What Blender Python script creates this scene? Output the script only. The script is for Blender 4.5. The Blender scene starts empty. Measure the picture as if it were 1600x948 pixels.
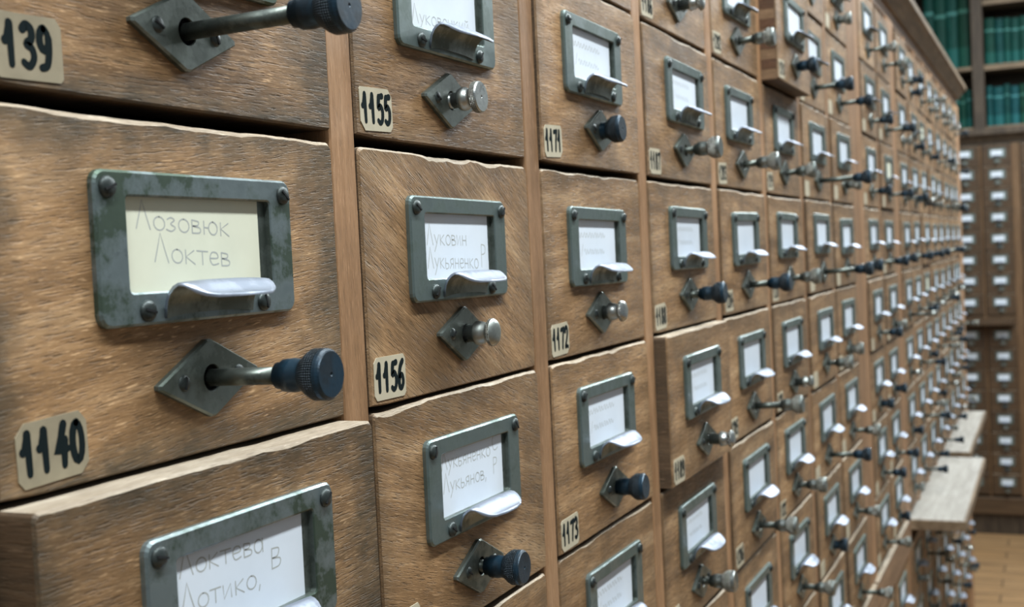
import bpy, math, random
from mathutils import Matrix, Vector

# ------------------------------------------------------------------ camera, world, lights, exposure
S = bpy.context.scene
COL = S.collection
U = 0.165                    # one drawer pitch in metres
CZ = 1.386                   # height of the top of the drawer row the camera looks at
EYE = CZ - 0.262785 * U      # camera height above the floor

cam_d = bpy.data.cameras.new('camera')
cam = bpy.data.objects.new('camera', cam_d)
COL.objects.link(cam)
S.camera = cam
RX, UX, FX = (0.40642715, -0.91240423, -0.04832691), (0.05412137, -0.02875881, 0.99812014), (0.91207886, 0.40827865, -0.03769221)
CAM = Vector((-1.2105 * U, -1.32741 * U, EYE))
cam.matrix_world = Matrix(((RX[0], UX[0], -FX[0], CAM.x), (RX[1], UX[1], -FX[1], CAM.y), (RX[2], UX[2], -FX[2], CAM.z), (0, 0, 0, 1)))
cam_d.sensor_width = 36.0
cam_d.lens = 1900.0 / 1600.0 * 36.0
cam_d.clip_start = 0.01
cam_d.dof.use_dof = True
cam_d.dof.focus_distance = 0.42
cam_d.dof.aperture_fstop = 22.0

W = bpy.data.worlds.new('room_air')
S.world = W
W.use_nodes = True
W.node_tree.nodes['Background'].inputs[0].default_value = (0.86, 0.95, 1.0, 1)
W.node_tree.nodes['Background'].inputs[1].default_value = 0.21

def tube(name, x, y, z, lx, ly, energy, col=(0.90, 0.97, 1.0)):
    d = bpy.data.lights.new(name, 'AREA')
    d.shape = 'RECTANGLE'
    d.size, d.size_y = lx, ly
    d.energy = energy
    d.color = col
    o = bpy.data.objects.new(name, d)
    COL.objects.link(o)
    o.location = (x, y, z)
    return o
tube('ceiling_tube_light', 0.2, -0.46, 2.50, 2.6, 0.08, 72)
tube('ceiling_tube_light', 3.2, -0.50, 2.50, 2.6, 0.08, 74)
tube('ceiling_tube_light', 4.7, -0.9, 2.75, 0.14, 2.0, 56)

S.view_settings.view_transform = 'Standard'
S.view_settings.look = 'None'
S.view_settings.gamma = 1.0
S.view_settings.use_curve_mapping = False
S.view_settings.exposure = 0.0

rnd = random.Random(11)

# ------------------------------------------------------------------ node helpers
def new_mat(name):
    m = bpy.data.materials.new(name)
    m.use_nodes = True
    nt = m.node_tree
    return m, nt, nt.nodes['Principled BSDF']

def N(nt, kind, **kw):
    n = nt.nodes.new(kind)
    for k, v in kw.items():
        if k == 'inp':
            for kk, vv in v.items(): n.inputs[kk].default_value = vv
        else: setattr(n, k, v)
    return n

def L(nt, a, b): nt.links.new(a, b)

def math_n(nt, op, a, b=None, c=None, clamp=False):
    n = N(nt, 'ShaderNodeMath', operation=op, use_clamp=clamp)
    for i, v in enumerate((a, b, c)):
        if v is None: continue
        if isinstance(v, (int, float)): n.inputs[i].default_value = v
        else: L(nt, v, n.inputs[i])
    return n.outputs[0]

def ramp(nt, fac, stops, interp='LINEAR'):
    n = N(nt, 'ShaderNodeValToRGB')
    cr = n.color_ramp
    cr.interpolation = interp
    while len(cr.elements) < len(stops): cr.elements.new(0.5)
    for e, (p, c) in zip(cr.elements, stops):
        e.position = p
        e.color = (c, c, c, 1) if isinstance(c, (int, float)) else (*c, 1)
    L(nt, fac, n.inputs[0])
    return n.outputs[0]

def mix(nt, fac, a, b, mode='MIX'):
    n = N(nt, 'ShaderNodeMix', data_type='RGBA', blend_type=mode)
    for sock, v in ((n.inputs[0], fac), (n.inputs[6], a), (n.inputs[7], b)):
        if isinstance(v, (int, float)): sock.default_value = v
        elif isinstance(v, tuple): sock.default_value = (*v, 1)
        else: L(nt, v, sock)
    return n.outputs[2]

def noise(nt, vec, scale, detail=3, rough=0.55):
    n = N(nt, 'ShaderNodeTexNoise', inp={'Scale': scale, 'Detail': detail, 'Roughness': rough})
    L(nt, vec, n.inputs['Vector'])
    return n.outputs['Fac']

def scaled(nt, vec, sx, sy, sz):
    n = N(nt, 'ShaderNodeVectorMath', operation='MULTIPLY')
    L(nt, vec, n.inputs[0])
    n.inputs[1].default_value = (sx, sy, sz)
    return n.outputs[0]

def obj_coords(nt, shuffle=True):
    tc = N(nt, 'ShaderNodeTexCoord')
    if not shuffle: return tc.outputs['Object'], tc.outputs['Object']
    oi = N(nt, 'ShaderNodeObjectInfo')
    r = math_n(nt, 'MULTIPLY', oi.outputs['Random'], 37.0)
    cx = N(nt, 'ShaderNodeCombineXYZ')
    for i in range(3): L(nt, r, cx.inputs[i])
    ad = N(nt, 'ShaderNodeVectorMath', operation='ADD')
    L(nt, tc.outputs['Object'], ad.inputs[0]); L(nt, cx.outputs[0], ad.inputs[1])
    return tc.outputs['Object'], ad.outputs[0], oi.outputs['Random']

def wood(name, lo, mid, hi, axis='X', dirt=(0.062, 0.044, 0.025), edges=None, rough=0.55, grit=1.0, tilt=False, scale=1.0):
    """Old open-grained timber; grain runs along `axis` of the object."""
    m, nt, b = new_mat(name)
    raw, vec, rn = obj_coords(nt)
    if tilt:
        at = N(nt, 'ShaderNodeAttribute', attribute_type='OBJECT', attribute_name='grain')
        vr = N(nt, 'ShaderNodeVectorRotate', rotation_type='Y_AXIS')
        L(nt, vec, vr.inputs['Vector']); L(nt, at.outputs['Fac'], vr.inputs['Angle'])
        vec = vr.outputs[0]
    sv = {'X': (0.10, 1, 1), 'Y': (1, 0.10, 1), 'Z': (1, 1, 0.10)}[axis]
    long_v = scaled(nt, vec, *[s * scale for s in sv])
    sv2 = {'X': (0.09, 1, 1), 'Y': (1, 0.09, 1), 'Z': (1, 1, 0.09)}[axis]
    pore_v = scaled(nt, vec, *[s * scale for s in sv2])
    bands = noise(nt, long_v, 85, 5, 0.65)
    fine = noise(nt, long_v, 760, 4, 0.7)
    pores = noise(nt, pore_v, 1750, 2, 0.6)
    blot = noise(nt, vec, 26 * scale, 4, 0.6)
    blot2 = noise(nt, vec, 75 * scale, 3, 0.6)
    c = ramp(nt, bands, [(0.34, lo), (0.52, mid), (0.68, hi)])
    c = mix(nt, math_n(nt, 'MULTIPLY', ramp(nt, fine, [(0.36, 1.0), (0.58, 0.0)]), 0.42 * grit), c, lo)
    c = mix(nt, math_n(nt, 'MULTIPLY', ramp(nt, fine, [(0.60, 0.0), (0.78, 1.0)]), 0.55 * grit), c, tuple(min(1, v * 1.5 + 0.02) for v in hi))
    pm = ramp(nt, pores, [(0.33, 1.0), (0.42, 0.0)])
    c = mix(nt, math_n(nt, 'MULTIPLY', pm, 0.42 * grit), c, dirt)
    fl = ramp(nt, pores, [(0.61, 0.0), (0.71, 1.0)])
    flk = math_n(nt, 'MULTIPLY', fl, 0.52 * grit)
    if tilt:
        so = N(nt, 'ShaderNodeAttribute', attribute_type='OBJECT', attribute_name='soot')
        flk = math_n(nt, 'MULTIPLY', fl, math_n(nt, 'MULTIPLY', so.outputs['Fac'], 0.48), clamp=True)
    c = mix(nt, flk, c, tuple(min(1, v * 1.7 + 0.03) for v in hi))
    grime = ramp(nt, blot, [(0.46, 0.0), (0.66, 1.0)])
    c = mix(nt, math_n(nt, 'MULTIPLY', grime, 0.42 * grit), c, tuple(0.5 * (a + d) for a, d in zip(lo, dirt)))
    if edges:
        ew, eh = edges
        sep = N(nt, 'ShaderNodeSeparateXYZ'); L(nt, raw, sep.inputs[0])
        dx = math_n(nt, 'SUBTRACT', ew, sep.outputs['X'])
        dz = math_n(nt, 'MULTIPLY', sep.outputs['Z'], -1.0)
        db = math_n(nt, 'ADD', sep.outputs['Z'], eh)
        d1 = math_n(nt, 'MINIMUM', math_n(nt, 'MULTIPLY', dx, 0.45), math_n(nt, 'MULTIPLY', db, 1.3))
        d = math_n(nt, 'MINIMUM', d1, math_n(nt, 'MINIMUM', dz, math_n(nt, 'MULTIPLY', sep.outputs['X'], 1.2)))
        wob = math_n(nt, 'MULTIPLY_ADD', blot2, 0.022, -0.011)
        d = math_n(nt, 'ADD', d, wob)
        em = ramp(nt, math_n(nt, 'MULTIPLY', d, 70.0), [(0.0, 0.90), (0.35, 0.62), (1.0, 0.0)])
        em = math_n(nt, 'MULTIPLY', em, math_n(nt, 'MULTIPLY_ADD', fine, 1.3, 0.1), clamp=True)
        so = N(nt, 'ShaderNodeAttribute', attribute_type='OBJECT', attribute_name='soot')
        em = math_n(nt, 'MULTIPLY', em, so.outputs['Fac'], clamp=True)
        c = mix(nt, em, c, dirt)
    hs = N(nt, 'ShaderNodeHueSaturation')
    L(nt, c, hs.inputs['Color'])
    L(nt, math_n(nt, 'MULTIPLY_ADD', rn, 0.30, 0.86), hs.inputs['Value'])
    L(nt, hs.outputs[0], b.inputs['Base Color'])
    L(nt, ramp(nt, fine, [(0.3, rough + 0.12), (0.7, rough - 0.1)]), b.inputs['Roughness'])
    b.inputs['Specular IOR Level'].default_value = 0.35
    hgt = math_n(nt, 'ADD', math_n(nt, 'MULTIPLY', fine, 0.7), math_n(nt, 'MULTIPLY', ramp(nt, pores, [(0.3, 0.0), (0.46, 1.0)]), 0.6))
    bp = N(nt, 'ShaderNodeBump', inp={'Strength': 0.5 * grit, 'Distance': 0.0004})
    L(nt, hgt, bp.inputs['Height']); L(nt, bp.outputs[0], b.inputs['Normal'])
    return m

def metal(name, base, patch, metallic=0.75, rough=0.38, scale=90, knurl=None, patch_amt=1.0):
    m, nt, b = new_mat(name)
    raw, vec, rn = obj_coords(nt)
    a = noise(nt, vec, scale, 5, 0.65)
    f = noise(nt, vec, scale * 6, 3, 0.6)
    c = ramp(nt, a, [(0.44, base), (0.53, tuple(0.5 * (p + q) for p, q in zip(base, patch))), (0.57, patch)])
    c = mix(nt, math_n(nt, 'MULTIPLY', ramp(nt, f, [(0.6, 0.0), (0.75, 1.0)]), 0.35 * patch_amt), c, tuple(v * 0.35 for v in base))
    L(nt, c, b.inputs['Base Color'])
    b.inputs['Metallic'].default_value = metallic
    L(nt, ramp(nt, a, [(0.35, max(0.05, rough - 0.10)), (0.65, rough + 0.16)]), b.inputs['Roughness'])
    bp = N(nt, 'ShaderNodeBump', inp={'Strength': 0.25, 'Distance': 0.0002})
    h = f
    if knurl:
        sep = N(nt, 'ShaderNodeSeparateXYZ'); L(nt, raw, sep.inputs[0])
        ang = math_n(nt, 'MULTIPLY', math_n(nt, 'ARCTAN2', sep.outputs['X'], sep.outputs['Z']), 32.0)
        yy = math_n(nt, 'MULTIPLY', sep.outputs['Y'], 4600.0)
        h = math_n(nt, 'MULTIPLY', math_n(nt, 'SINE', math_n(nt, 'ADD', ang, yy)), math_n(nt, 'SINE', math_n(nt, 'SUBTRACT', ang, yy)))
        bp.inputs['Strength'].default_value = 0.9
        bp.inputs['Distance'].default_value = 0.0005
    L(nt, h, bp.inputs['Height']); L(nt, bp.outputs[0], b.inputs['Normal'])
    return m

def plain(name, col, rough=0.7, metallic=0.0, var=0.0, scale=60):
    m, nt, b = new_mat(name)
    b.inputs['Roughness'].default_value = rough
    b.inputs['Metallic'].default_value = metallic
    b.inputs['Specular IOR Level'].default_value = 0.3
    if var:
        raw, vec, rn = obj_coords(nt)
        a = noise(nt, vec, scale, 4, 0.6)
        c = ramp(nt, a, [(0.3, tuple(v * (1 - var) for v in col)), (0.7, tuple(min(1, v * (1 + var)) for v in col))])
        L(nt, c, b.inputs['Base Color'])
    else: b.inputs['Base Color'].default_value = (*col, 1)
    return m

GX = 0.0010                                  # clearance left of each drawer front
FW, FH = 0.9013 * U - 0.0015, 0.56881 * U - 0.0022      # drawer front
ROW = 0.56881 * U
M = {}
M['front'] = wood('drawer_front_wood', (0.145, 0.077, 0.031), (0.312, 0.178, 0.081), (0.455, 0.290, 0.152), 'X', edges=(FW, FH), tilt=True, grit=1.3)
M['upright'] = wood('upright_wood', (0.185, 0.096, 0.042), (0.285, 0.155, 0.074), (0.365, 0.212, 0.112), 'Z', grit=0.6)
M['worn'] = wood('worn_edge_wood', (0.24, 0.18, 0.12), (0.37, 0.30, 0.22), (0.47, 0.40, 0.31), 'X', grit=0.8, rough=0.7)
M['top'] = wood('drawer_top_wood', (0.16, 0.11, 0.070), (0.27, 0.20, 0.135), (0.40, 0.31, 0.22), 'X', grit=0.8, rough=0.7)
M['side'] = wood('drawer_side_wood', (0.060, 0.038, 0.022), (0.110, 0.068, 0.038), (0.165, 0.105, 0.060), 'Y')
M['joint_dark'] = wood('joint_end_grain', (0.060, 0.026, 0.012), (0.100, 0.045, 0.020), (0.150, 0.070, 0.032), 'Y')
M['joint_light'] = wood('joint_side_grain', (0.150, 0.085, 0.042), (0.210, 0.125, 0.065), (0.280, 0.170, 0.095), 'Y')
M['carcass'] = wood('carcass_wood', (0.050, 0.032, 0.019), (0.085, 0.054, 0.031), (0.120, 0.078, 0.046), 'X')
M['rail'] = wood('rail_wood', (0.170, 0.096, 0.050), (0.265, 0.155, 0.085), (0.345, 0.210, 0.120), 'X', grit=0.6)
M['cornice'] = wood('cornice_wood', (0.105, 0.070, 0.040), (0.165, 0.114, 0.068), (0.230, 0.165, 0.104), 'X', grit=0.6)
M['board'] = wood('pale_board_wood', (0.200, 0.182, 0.155), (0.265, 0.246, 0.214), (0.330, 0.310, 0.275), 'X', dirt=(0.20, 0.17, 0.13), grit=0.4)
M['dark_wood'] = wood('dark_stained_wood', (0.030, 0.021, 0.014), (0.060, 0.042, 0.027), (0.095, 0.068, 0.044), 'Z', grit=0.6)
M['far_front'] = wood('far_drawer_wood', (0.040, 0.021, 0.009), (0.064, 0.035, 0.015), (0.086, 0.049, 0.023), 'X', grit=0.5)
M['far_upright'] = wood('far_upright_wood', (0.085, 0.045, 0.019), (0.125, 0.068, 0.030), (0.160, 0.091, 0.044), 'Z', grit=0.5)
M['holder'] = metal('patinated_steel', (0.205, 0.250, 0.256), (0.062, 0.090, 0.066), 0.72, 0.40, 62)
M['holder_smooth'] = metal('dull_green_steel', (0.158, 0.202, 0.196), (0.118, 0.155, 0.140), 0.72, 0.40, 45)
M['pull'] = metal('polished_steel', (0.31, 0.34, 0.405), (0.22, 0.245, 0.29), 0.88, 0.50, 60, patch_amt=0.5)
M['plate'] = metal('dull_steel', (0.165, 0.190, 0.172), (0.090, 0.108, 0.092), 0.75, 0.40, 80)
M['screw'] = metal('screw_steel', (0.045, 0.056, 0.054), (0.024, 0.030, 0.028), 0.55, 0.42, 200)
M['rod'] = metal('rod_steel', (0.095, 0.108, 0.094), (0.050, 0.058, 0.052), 0.75, 0.40, 120)
M['dark_knob'] = metal('blued_steel', (0.012, 0.034, 0.056), (0.007, 0.018, 0.028), 0.40, 0.36, 90)
M['dark_knurl'] = metal('blued_steel_knurled', (0.012, 0.026, 0.038), (0.007, 0.014, 0.020), 0.4, 0.38, 90, knurl=True)
M['chrome'] = metal('worn_chrome', (0.40, 0.42, 0.41), (0.28, 0.30, 0.28), 0.92, 0.32, 90, patch_amt=0.4)
M['chrome_knurl'] = metal('worn_chrome_knurled', (0.34, 0.34, 0.31), (0.22, 0.22, 0.19), 0.9, 0.32, 90, knurl=True)
M['dull_chrome'] = metal('dull_chrome', (0.24, 0.26, 0.25), (0.13, 0.15, 0.14), 0.9, 0.36, 110)
M['black'] = plain('recess_shade_black', (0.008, 0.009, 0.010), 0.9)
M['card_cream'] = plain('cream_card_paper', (0.62, 0.62, 0.49), 0.6, var=0.04)
M['card_white'] = plain('white_card_paper', (0.62, 0.67, 0.73), 0.5, var=0.03)
M['pencil'] = plain('pencil_grey', (0.36, 0.37, 0.35), 0.7)
M['sticker_tan'] = plain('tan_sticker_paper', (0.275, 0.232, 0.155), 0.6, var=0.16, scale=90)
M['sticker_pale'] = plain('pale_sticker_paper', (0.430, 0.380, 0.275), 0.6, var=0.08, scale=90)
M['ink'] = plain('black_brush_ink', (0.006, 0.011, 0.012), 0.9)
M['ink'].node_tree.nodes['Principled BSDF'].inputs['Specular IOR Level'].default_value = 0.08

# ------------------------------------------------------------------ mesh builder
class MB:
    def __init__(s): s.v, s.f, s.m, s.mats, s.sm = [], [], [], [], []
    def mi(s, mat):
        if mat not in s.mats: s.mats.append(mat)
        return s.mats.index(mat)
    def add(s, verts, faces, mat, smooth=False):
        o = len(s.v); k = s.mi(mat)
        s.v += [tuple(v) for v in verts]
        for f in faces:
            s.f.append(tuple(i + o for i in f)); s.m.append(k); s.sm.append(smooth)
    def box(s, a, b, mat, bev=0.0):
        (x0, y0, z0), (x1, y1, z1) = a, b
        if bev <= 0:
            v = [(x, y, z) for x in (x0, x1) for y in (y0, y1) for z in (z0, z1)]
            s.add(v, [(0, 1, 3, 2), (4, 6, 7, 5), (0, 4, 5, 1), (2, 3, 7, 6), (0, 2, 6, 4), (1, 5, 7, 3)], mat)
            return
        e = bev
        pts = []; idx = {}
        def P(p):
            if p not in idx: idx[p] = len(pts); pts.append(p)
            return idx[p]
        X = ((x0, x0 + e), (x1, x1 - e)); Y = ((y0, y0 + e), (y1, y1 - e)); Z = ((z0, z0 + e), (z1, z1 - e))
        F = []
        def c(i, j, k, ax):
            return P((X[i][0 if ax == 0 else 1], Y[j][0 if ax == 1 else 1], Z[k][0 if ax == 2 else 1]))
        for i in (0, 1):
            F.append([c(i, 0, 0, 0), c(i, 0, 1, 0), c(i, 1, 1, 0), c(i, 1, 0, 0)])
            F.append([c(0, i, 0, 1), c(1, i, 0, 1), c(1, i, 1, 1), c(0, i, 1, 1)])
            F.append([c(0, 0, i, 2), c(0, 1, i, 2), c(1, 1, i, 2), c(1, 0, i, 2)])
        for i in (0, 1):
            for j in (0, 1):
                F.append([c(i, j, 0, 0), c(i, j, 1, 0), c(i, j, 1, 1), c(i, j, 0, 1)])
                F.append([c(i, 0, j, 0), c(i, 1, j, 0), c(i, 1, j, 2), c(i, 0, j, 2)])
                F.append([c(0, i, j, 1), c(1, i, j, 1), c(1, i, j, 2), c(0, i, j, 2)])
                for k in (0, 1): F.append([c(i, j, k, 0), c(i, j, k, 1), c(i, j, k, 2)])
        # orient outward
        cx = ((x0 + x1) / 2, (y0 + y1) / 2, (z0 + z1) / 2)
        for f in F:
            a0, b0, c0 = (Vector(pts[i]) for i in f[:3])
            n = (b0 - a0).cross(c0 - a0)
            mid = sum((Vector(pts[i]) for i in f), Vector()) / len(f)
            if n.dot(mid - Vector(cx)) < 0: f.reverse()
        s.add(pts, F, mat)
    def rings(s, rings, mat, closed=True, smooth=False, cap0=False, cap1=False):
        n = len(rings[0]); v = [p for r in rings for p in r]; f = []
        for i in range(len(rings) - 1):
            for j in range(n if closed else n - 1):
                k = (j + 1) % n
                f.append((i * n + j, i * n + k, (i + 1) * n + k, (i + 1) * n + j))
        if cap0: f.append(tuple(range(n - 1, -1, -1)))
        if cap1: f.append(tuple((len(rings) - 1) * n + j for j in range(n)))
        s.add(v, f, mat, smooth)
    def lathe(s, prof, mat, seg=24, cap0=False, cap1=False, smooth=True):
        """prof: (y, r) along local Y; axis through the origin."""
        rr = [[(r * math.cos(2 * math.pi * j / seg), y, r * math.sin(2 * math.pi * j / seg)) for j in range(seg)] for y, r in prof]
        s.rings(rr, mat, smooth=smooth, cap0=cap0, cap1=cap1)
    def ribbon(s, pts, w, y, mat):
        """Flat brush stroke in the XZ plane at depth y with round ends."""
        P = [Vector((p[0], 0, p[1])) for p in pts]
        Lf, Rt = [], []
        for i, p in enumerate(P):
            d = (P[min(i + 1, len(P) - 1)] - P[max(i - 1, 0)])
            if d.length < 1e-9: d = Vector((1, 0, 0))
            d.normalize(); n = Vector((-d.z, 0, d.x))
            ww = w(i / max(1, len(P) - 1)) if callable(w) else w
            Lf.append(p + n * ww / 2); Rt.append(p - n * ww / 2)
        v = [(q.x, y, q.z) for q in Lf] + [(q.x, y, q.z) for q in Rt]
        n = len(P)
        s.add(v, [(i, i + 1, n + i + 1, n + i) for i in range(n - 1)], mat)
        for e in (0, n - 1):
            ww = (w(e / max(1, n - 1)) if callable(w) else w) / 2
            s.add([(P[e].x + ww * math.cos(a * math.pi / 4), y - 0.000002, P[e].z + ww * math.sin(a * math.pi / 4)) for a in range(8)], [tuple(range(7, -1, -1))], mat)
    def mesh(s, name):
        me = bpy.data.meshes.new(name)
        me.from_pydata(s.v, [], s.f)
        for m in s.mats: me.materials.append(m)
        me.polygons.foreach_set('material_index', s.m)
        me.polygons.foreach_set('use_smooth', s.sm)
        me.update()
        return me
    def build(s, name, parent=None, loc=(0, 0, 0)):
        return place(name, s.mesh(name), parent, loc)

def place(name, me, parent=None, loc=(0, 0, 0), rot=(0, 0, 0)):
    o = bpy.data.objects.new(name, me)
    COL.objects.link(o)
    o.location = loc; o.rotation_euler = rot
    if parent: o.parent = parent
    return o

def empty(name, loc, label, cat, rz=0.0, group=None):
    o = bpy.data.objects.new(name, None)
    COL.objects.link(o)
    o.empty_display_size = 0.05
    o.location = loc; o.rotation_euler = (0, 0, rz)
    o['label'] = label; o['category'] = cat
    if group: o['group'] = group
    return o

def rrect(x0, z0, x1, z1, r, y, k=5):
    out = []
    for cx, cz, a0 in ((x1 - r, z1 - r, 0), (x0 + r, z1 - r, 90), (x0 + r, z0 + r, 180), (x1 - r, z0 + r, 270)):
        for i in range(k):
            a = math.radians(a0 + 90 * i / (k - 1))
            out.append((cx + r * math.cos(a), y, cz + r * math.sin(a)))
    return out

# ------------------------------------------------------------------ writing
def spline(p, n=5):
    if len(p) < 3: return p
    out = []
    for i in range(len(p) - 1):
        a, b, c, d = p[max(i - 1, 0)], p[i], p[i + 1], p[min(i + 2, len(p) - 1)]
        for k in range(n):
            t = k / n
            out.append(tuple(0.5 * (2 * b[q] + (c[q] - a[q]) * t + (2 * a[q] - 5 * b[q] + 4 * c[q] - d[q]) * t * t + (3 * b[q] - a[q] - 3 * c[q] + d[q]) * t ** 3) for q in (0, 1)))
    return out + [p[-1]]
def oval(cx, cz, rx, rz, a0=90, a1=450, n=14):
    return [(cx + rx * math.cos(math.radians(a0 + (a1 - a0) * i / n)), cz + rz * math.sin(math.radians(a0 + (a1 - a0) * i / n))) for i in range(n + 1)]
DIG = {
    '0': [oval(0.26, 0.5, 0.21, 0.46)],
    '1': [[(0.02, 0.56), (0.09, 0.60), (0.21, 0.94)], [(0.22, 0.96), (0.24, 0.5), (0.25, 0.02)]],
    '2': [spline([(0.05, 0.78), (0.14, 0.96), (0.36, 0.96), (0.45, 0.76), (0.30, 0.42), (0.04, 0.04), (0.22, 0.07), (0.48, 0.03)])],
    '3': [spline([(0.06, 0.88), (0.22, 0.98), (0.42, 0.88), (0.40, 0.66), (0.20, 0.54), (0.42, 0.44), (0.48, 0.22), (0.28, 0.02), (0.05, 0.10)])],
    '4': [[(0.38, 1.0), (0.24, 0.66), (0.04, 0.34), (0.30, 0.38), (0.52, 0.40)], [(0.40, 0.62), (0.36, 0.3), (0.34, 0.02)]],
    '5': [[(0.48, 0.97), (0.16, 0.93)], spline([(0.16, 0.93), (0.10, 0.55), (0.30, 0.60), (0.47, 0.42), (0.42, 0.12), (0.22, 0.0), (0.04, 0.08)])],
    '6': [spline([(0.42, 0.98), (0.20, 0.78), (0.06, 0.40), (0.10, 0.08), (0.30, 0.02), (0.46, 0.22), (0.38, 0.46), (0.20, 0.46), (0.08, 0.28)])],
    '7': [[(0.04, 0.90), (0.26, 0.93), (0.50, 0.96)], spline([(0.50, 0.96), (0.34, 0.55), (0.24, 0.02)])],
    '8': [oval(0.26, 0.74, 0.16, 0.21), oval(0.26, 0.27, 0.20, 0.25)],
    '9': [oval(0.25, 0.70, 0.19, 0.25), spline([(0.44, 0.74), (0.44, 0.42), (0.34, 0.10), (0.10, 0.02)])],
}
H = 0.55
HAND = {   # handwriting, height 1 for capitals; (width, strokes)
    'Л': (0.50, [[(0.0, 0.0), (0.10, 0.55), (0.20, 1.15), (0.30, 0.6), (0.42, 0.0)]]),
    'о': (0.42, [oval(0.20, H / 2, 0.17, H / 2)]),
    'з': (0.36, [spline([(0.04, 0.48), (0.16, 0.56), (0.26, 0.46), (0.14, 0.30), (0.28, 0.16), (0.16, 0.0), (0.0, 0.06)])]),
    'в': (0.40, [[(0.05, 0.0), (0.05, H)], spline([(0.05, H), (0.26, 0.50), (0.24, 0.34), (0.06, 0.30), (0.30, 0.24), (0.30, 0.04), (0.05, 0.0)])]),
    'ю': (0.58, [[(0.05, 0.0), (0.05, H)], [(0.05, 0.28), (0.22, 0.28)], oval(0.36, H / 2, 0.15, H / 2)]),
    'к': (0.42, [[(0.05, 0.0), (0.05, H)], [(0.32, H), (0.06, 0.28), (0.34, 0.0)]]),
    'т': (0.40, [[(0.0, H), (0.36, H)], [(0.18, H), (0.18, 0.0)]]),
    'е': (0.38, [spline([(0.05, 0.28), (0.30, 0.32), (0.26, 0.52), (0.10, 0.52), (0.03, 0.26), (0.12, 0.02), (0.32, 0.08)])]),
    'а': (0.42, [oval(0.18, H / 2, 0.15, H / 2), [(0.34, H), (0.34, 0.0)]]),
    'у': (0.40, [[(0.03, H), (0.18, 0.10)], [(0.34, H), (0.16, 0.0), (0.02, -0.35)]]),
    'и': (0.42, [[(0.04, H), (0.06, 0.0), (0.30, H), (0.32, 0.0)]]),
    'й': (0.42, [[(0.04, H), (0.06, 0.0), (0.30, H), (0.32, 0.0)], [(0.08, 0.72), (0.18, 0.64), (0.28, 0.72)]]),
    'н': (0.42, [[(0.05, 0.0), (0.05, H)], [(0.32, 0.0), (0.32, H)], [(0.05, 0.28), (0.32, 0.28)]]),
    'ь': (0.36, [spline([(0.05, H), (0.05, 0.0), (0.26, 0.04), (0.26, 0.24), (0.06, 0.28)])]),
    'я': (0.40, [[(0.30, 0.0), (0.30, H)], spline([(0.30, H), (0.08, 0.46), (0.12, 0.26), (0.30, 0.24)]), [(0.18, 0.25), (0.02, 0.0)]]),
    'ц': (0.44, [[(0.05, H), (0.05, 0.0), (0.34, 0.0), (0.36, -0.14)], [(0.32, H), (0.32, 0.0)]]),
    'Р': (0.46, [[(0.08, -0.1), (0.10, 1.0)], spline([(0.10, 1.0), (0.38, 0.92), (0.36, 0.58), (0.10, 0.50)])]),
    'С': (0.52, [spline([(0.44, 0.92), (0.26, 1.02), (0.06, 0.62), (0.12, 0.10), (0.30, 0.0), (0.46, 0.14)])]),
    'В': (0.50, [[(0.08, 0.0), (0.10, 1.0)], spline([(0.10, 1.0), (0.38, 0.92), (0.32, 0.56), (0.10, 0.52), (0.42, 0.40), (0.38, 0.06), (0.08, 0.0)])]),
    ',': (0.25, [[(0.08, 0.06), (0.04, -0.16)]]),
    ' ': (0.35, []),
    '~': (0.46, [spline([(0.0, 0.30), (0.08, 0.52), (0.16, 0.06), (0.26, 0.48), (0.36, 0.10), (0.46, 0.30)])]),
    '/': (0.26, [[(0.0, -0.05), (0.14, 0.9)]]),
}
def write_hand(mb, text, x, z, h, width, y, slope=0.0, w=0.00042):
    tot = sum(HAND[c][0] for c in text) * h
    k = width / tot
    cx = x
    for c in text:
        cw, st = HAND[c]
        for s_ in st:
            mb.ribbon([(cx + px * h * k, z + pz * h + slope * (cx + px * h * k - x)) for px, pz in s_], w, y, M['pencil'])
            y -= 0.000001
        cx += cw * h * k
def write_digits(mb, text, x, z, h, width, y, slope=0.0):
    n = len(text); cw = width / n
    for i, c in enumerate(text):
        for s_ in DIG[c]:
            mb.ribbon([(x + (i + 0.10) * cw + px * cw * 1.45, z + pz * h + slope * i) for px, pz in s_], lambda t: h * (0.235 - 0.05 * t), y, M['ink'])
            y -= 0.000003

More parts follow.
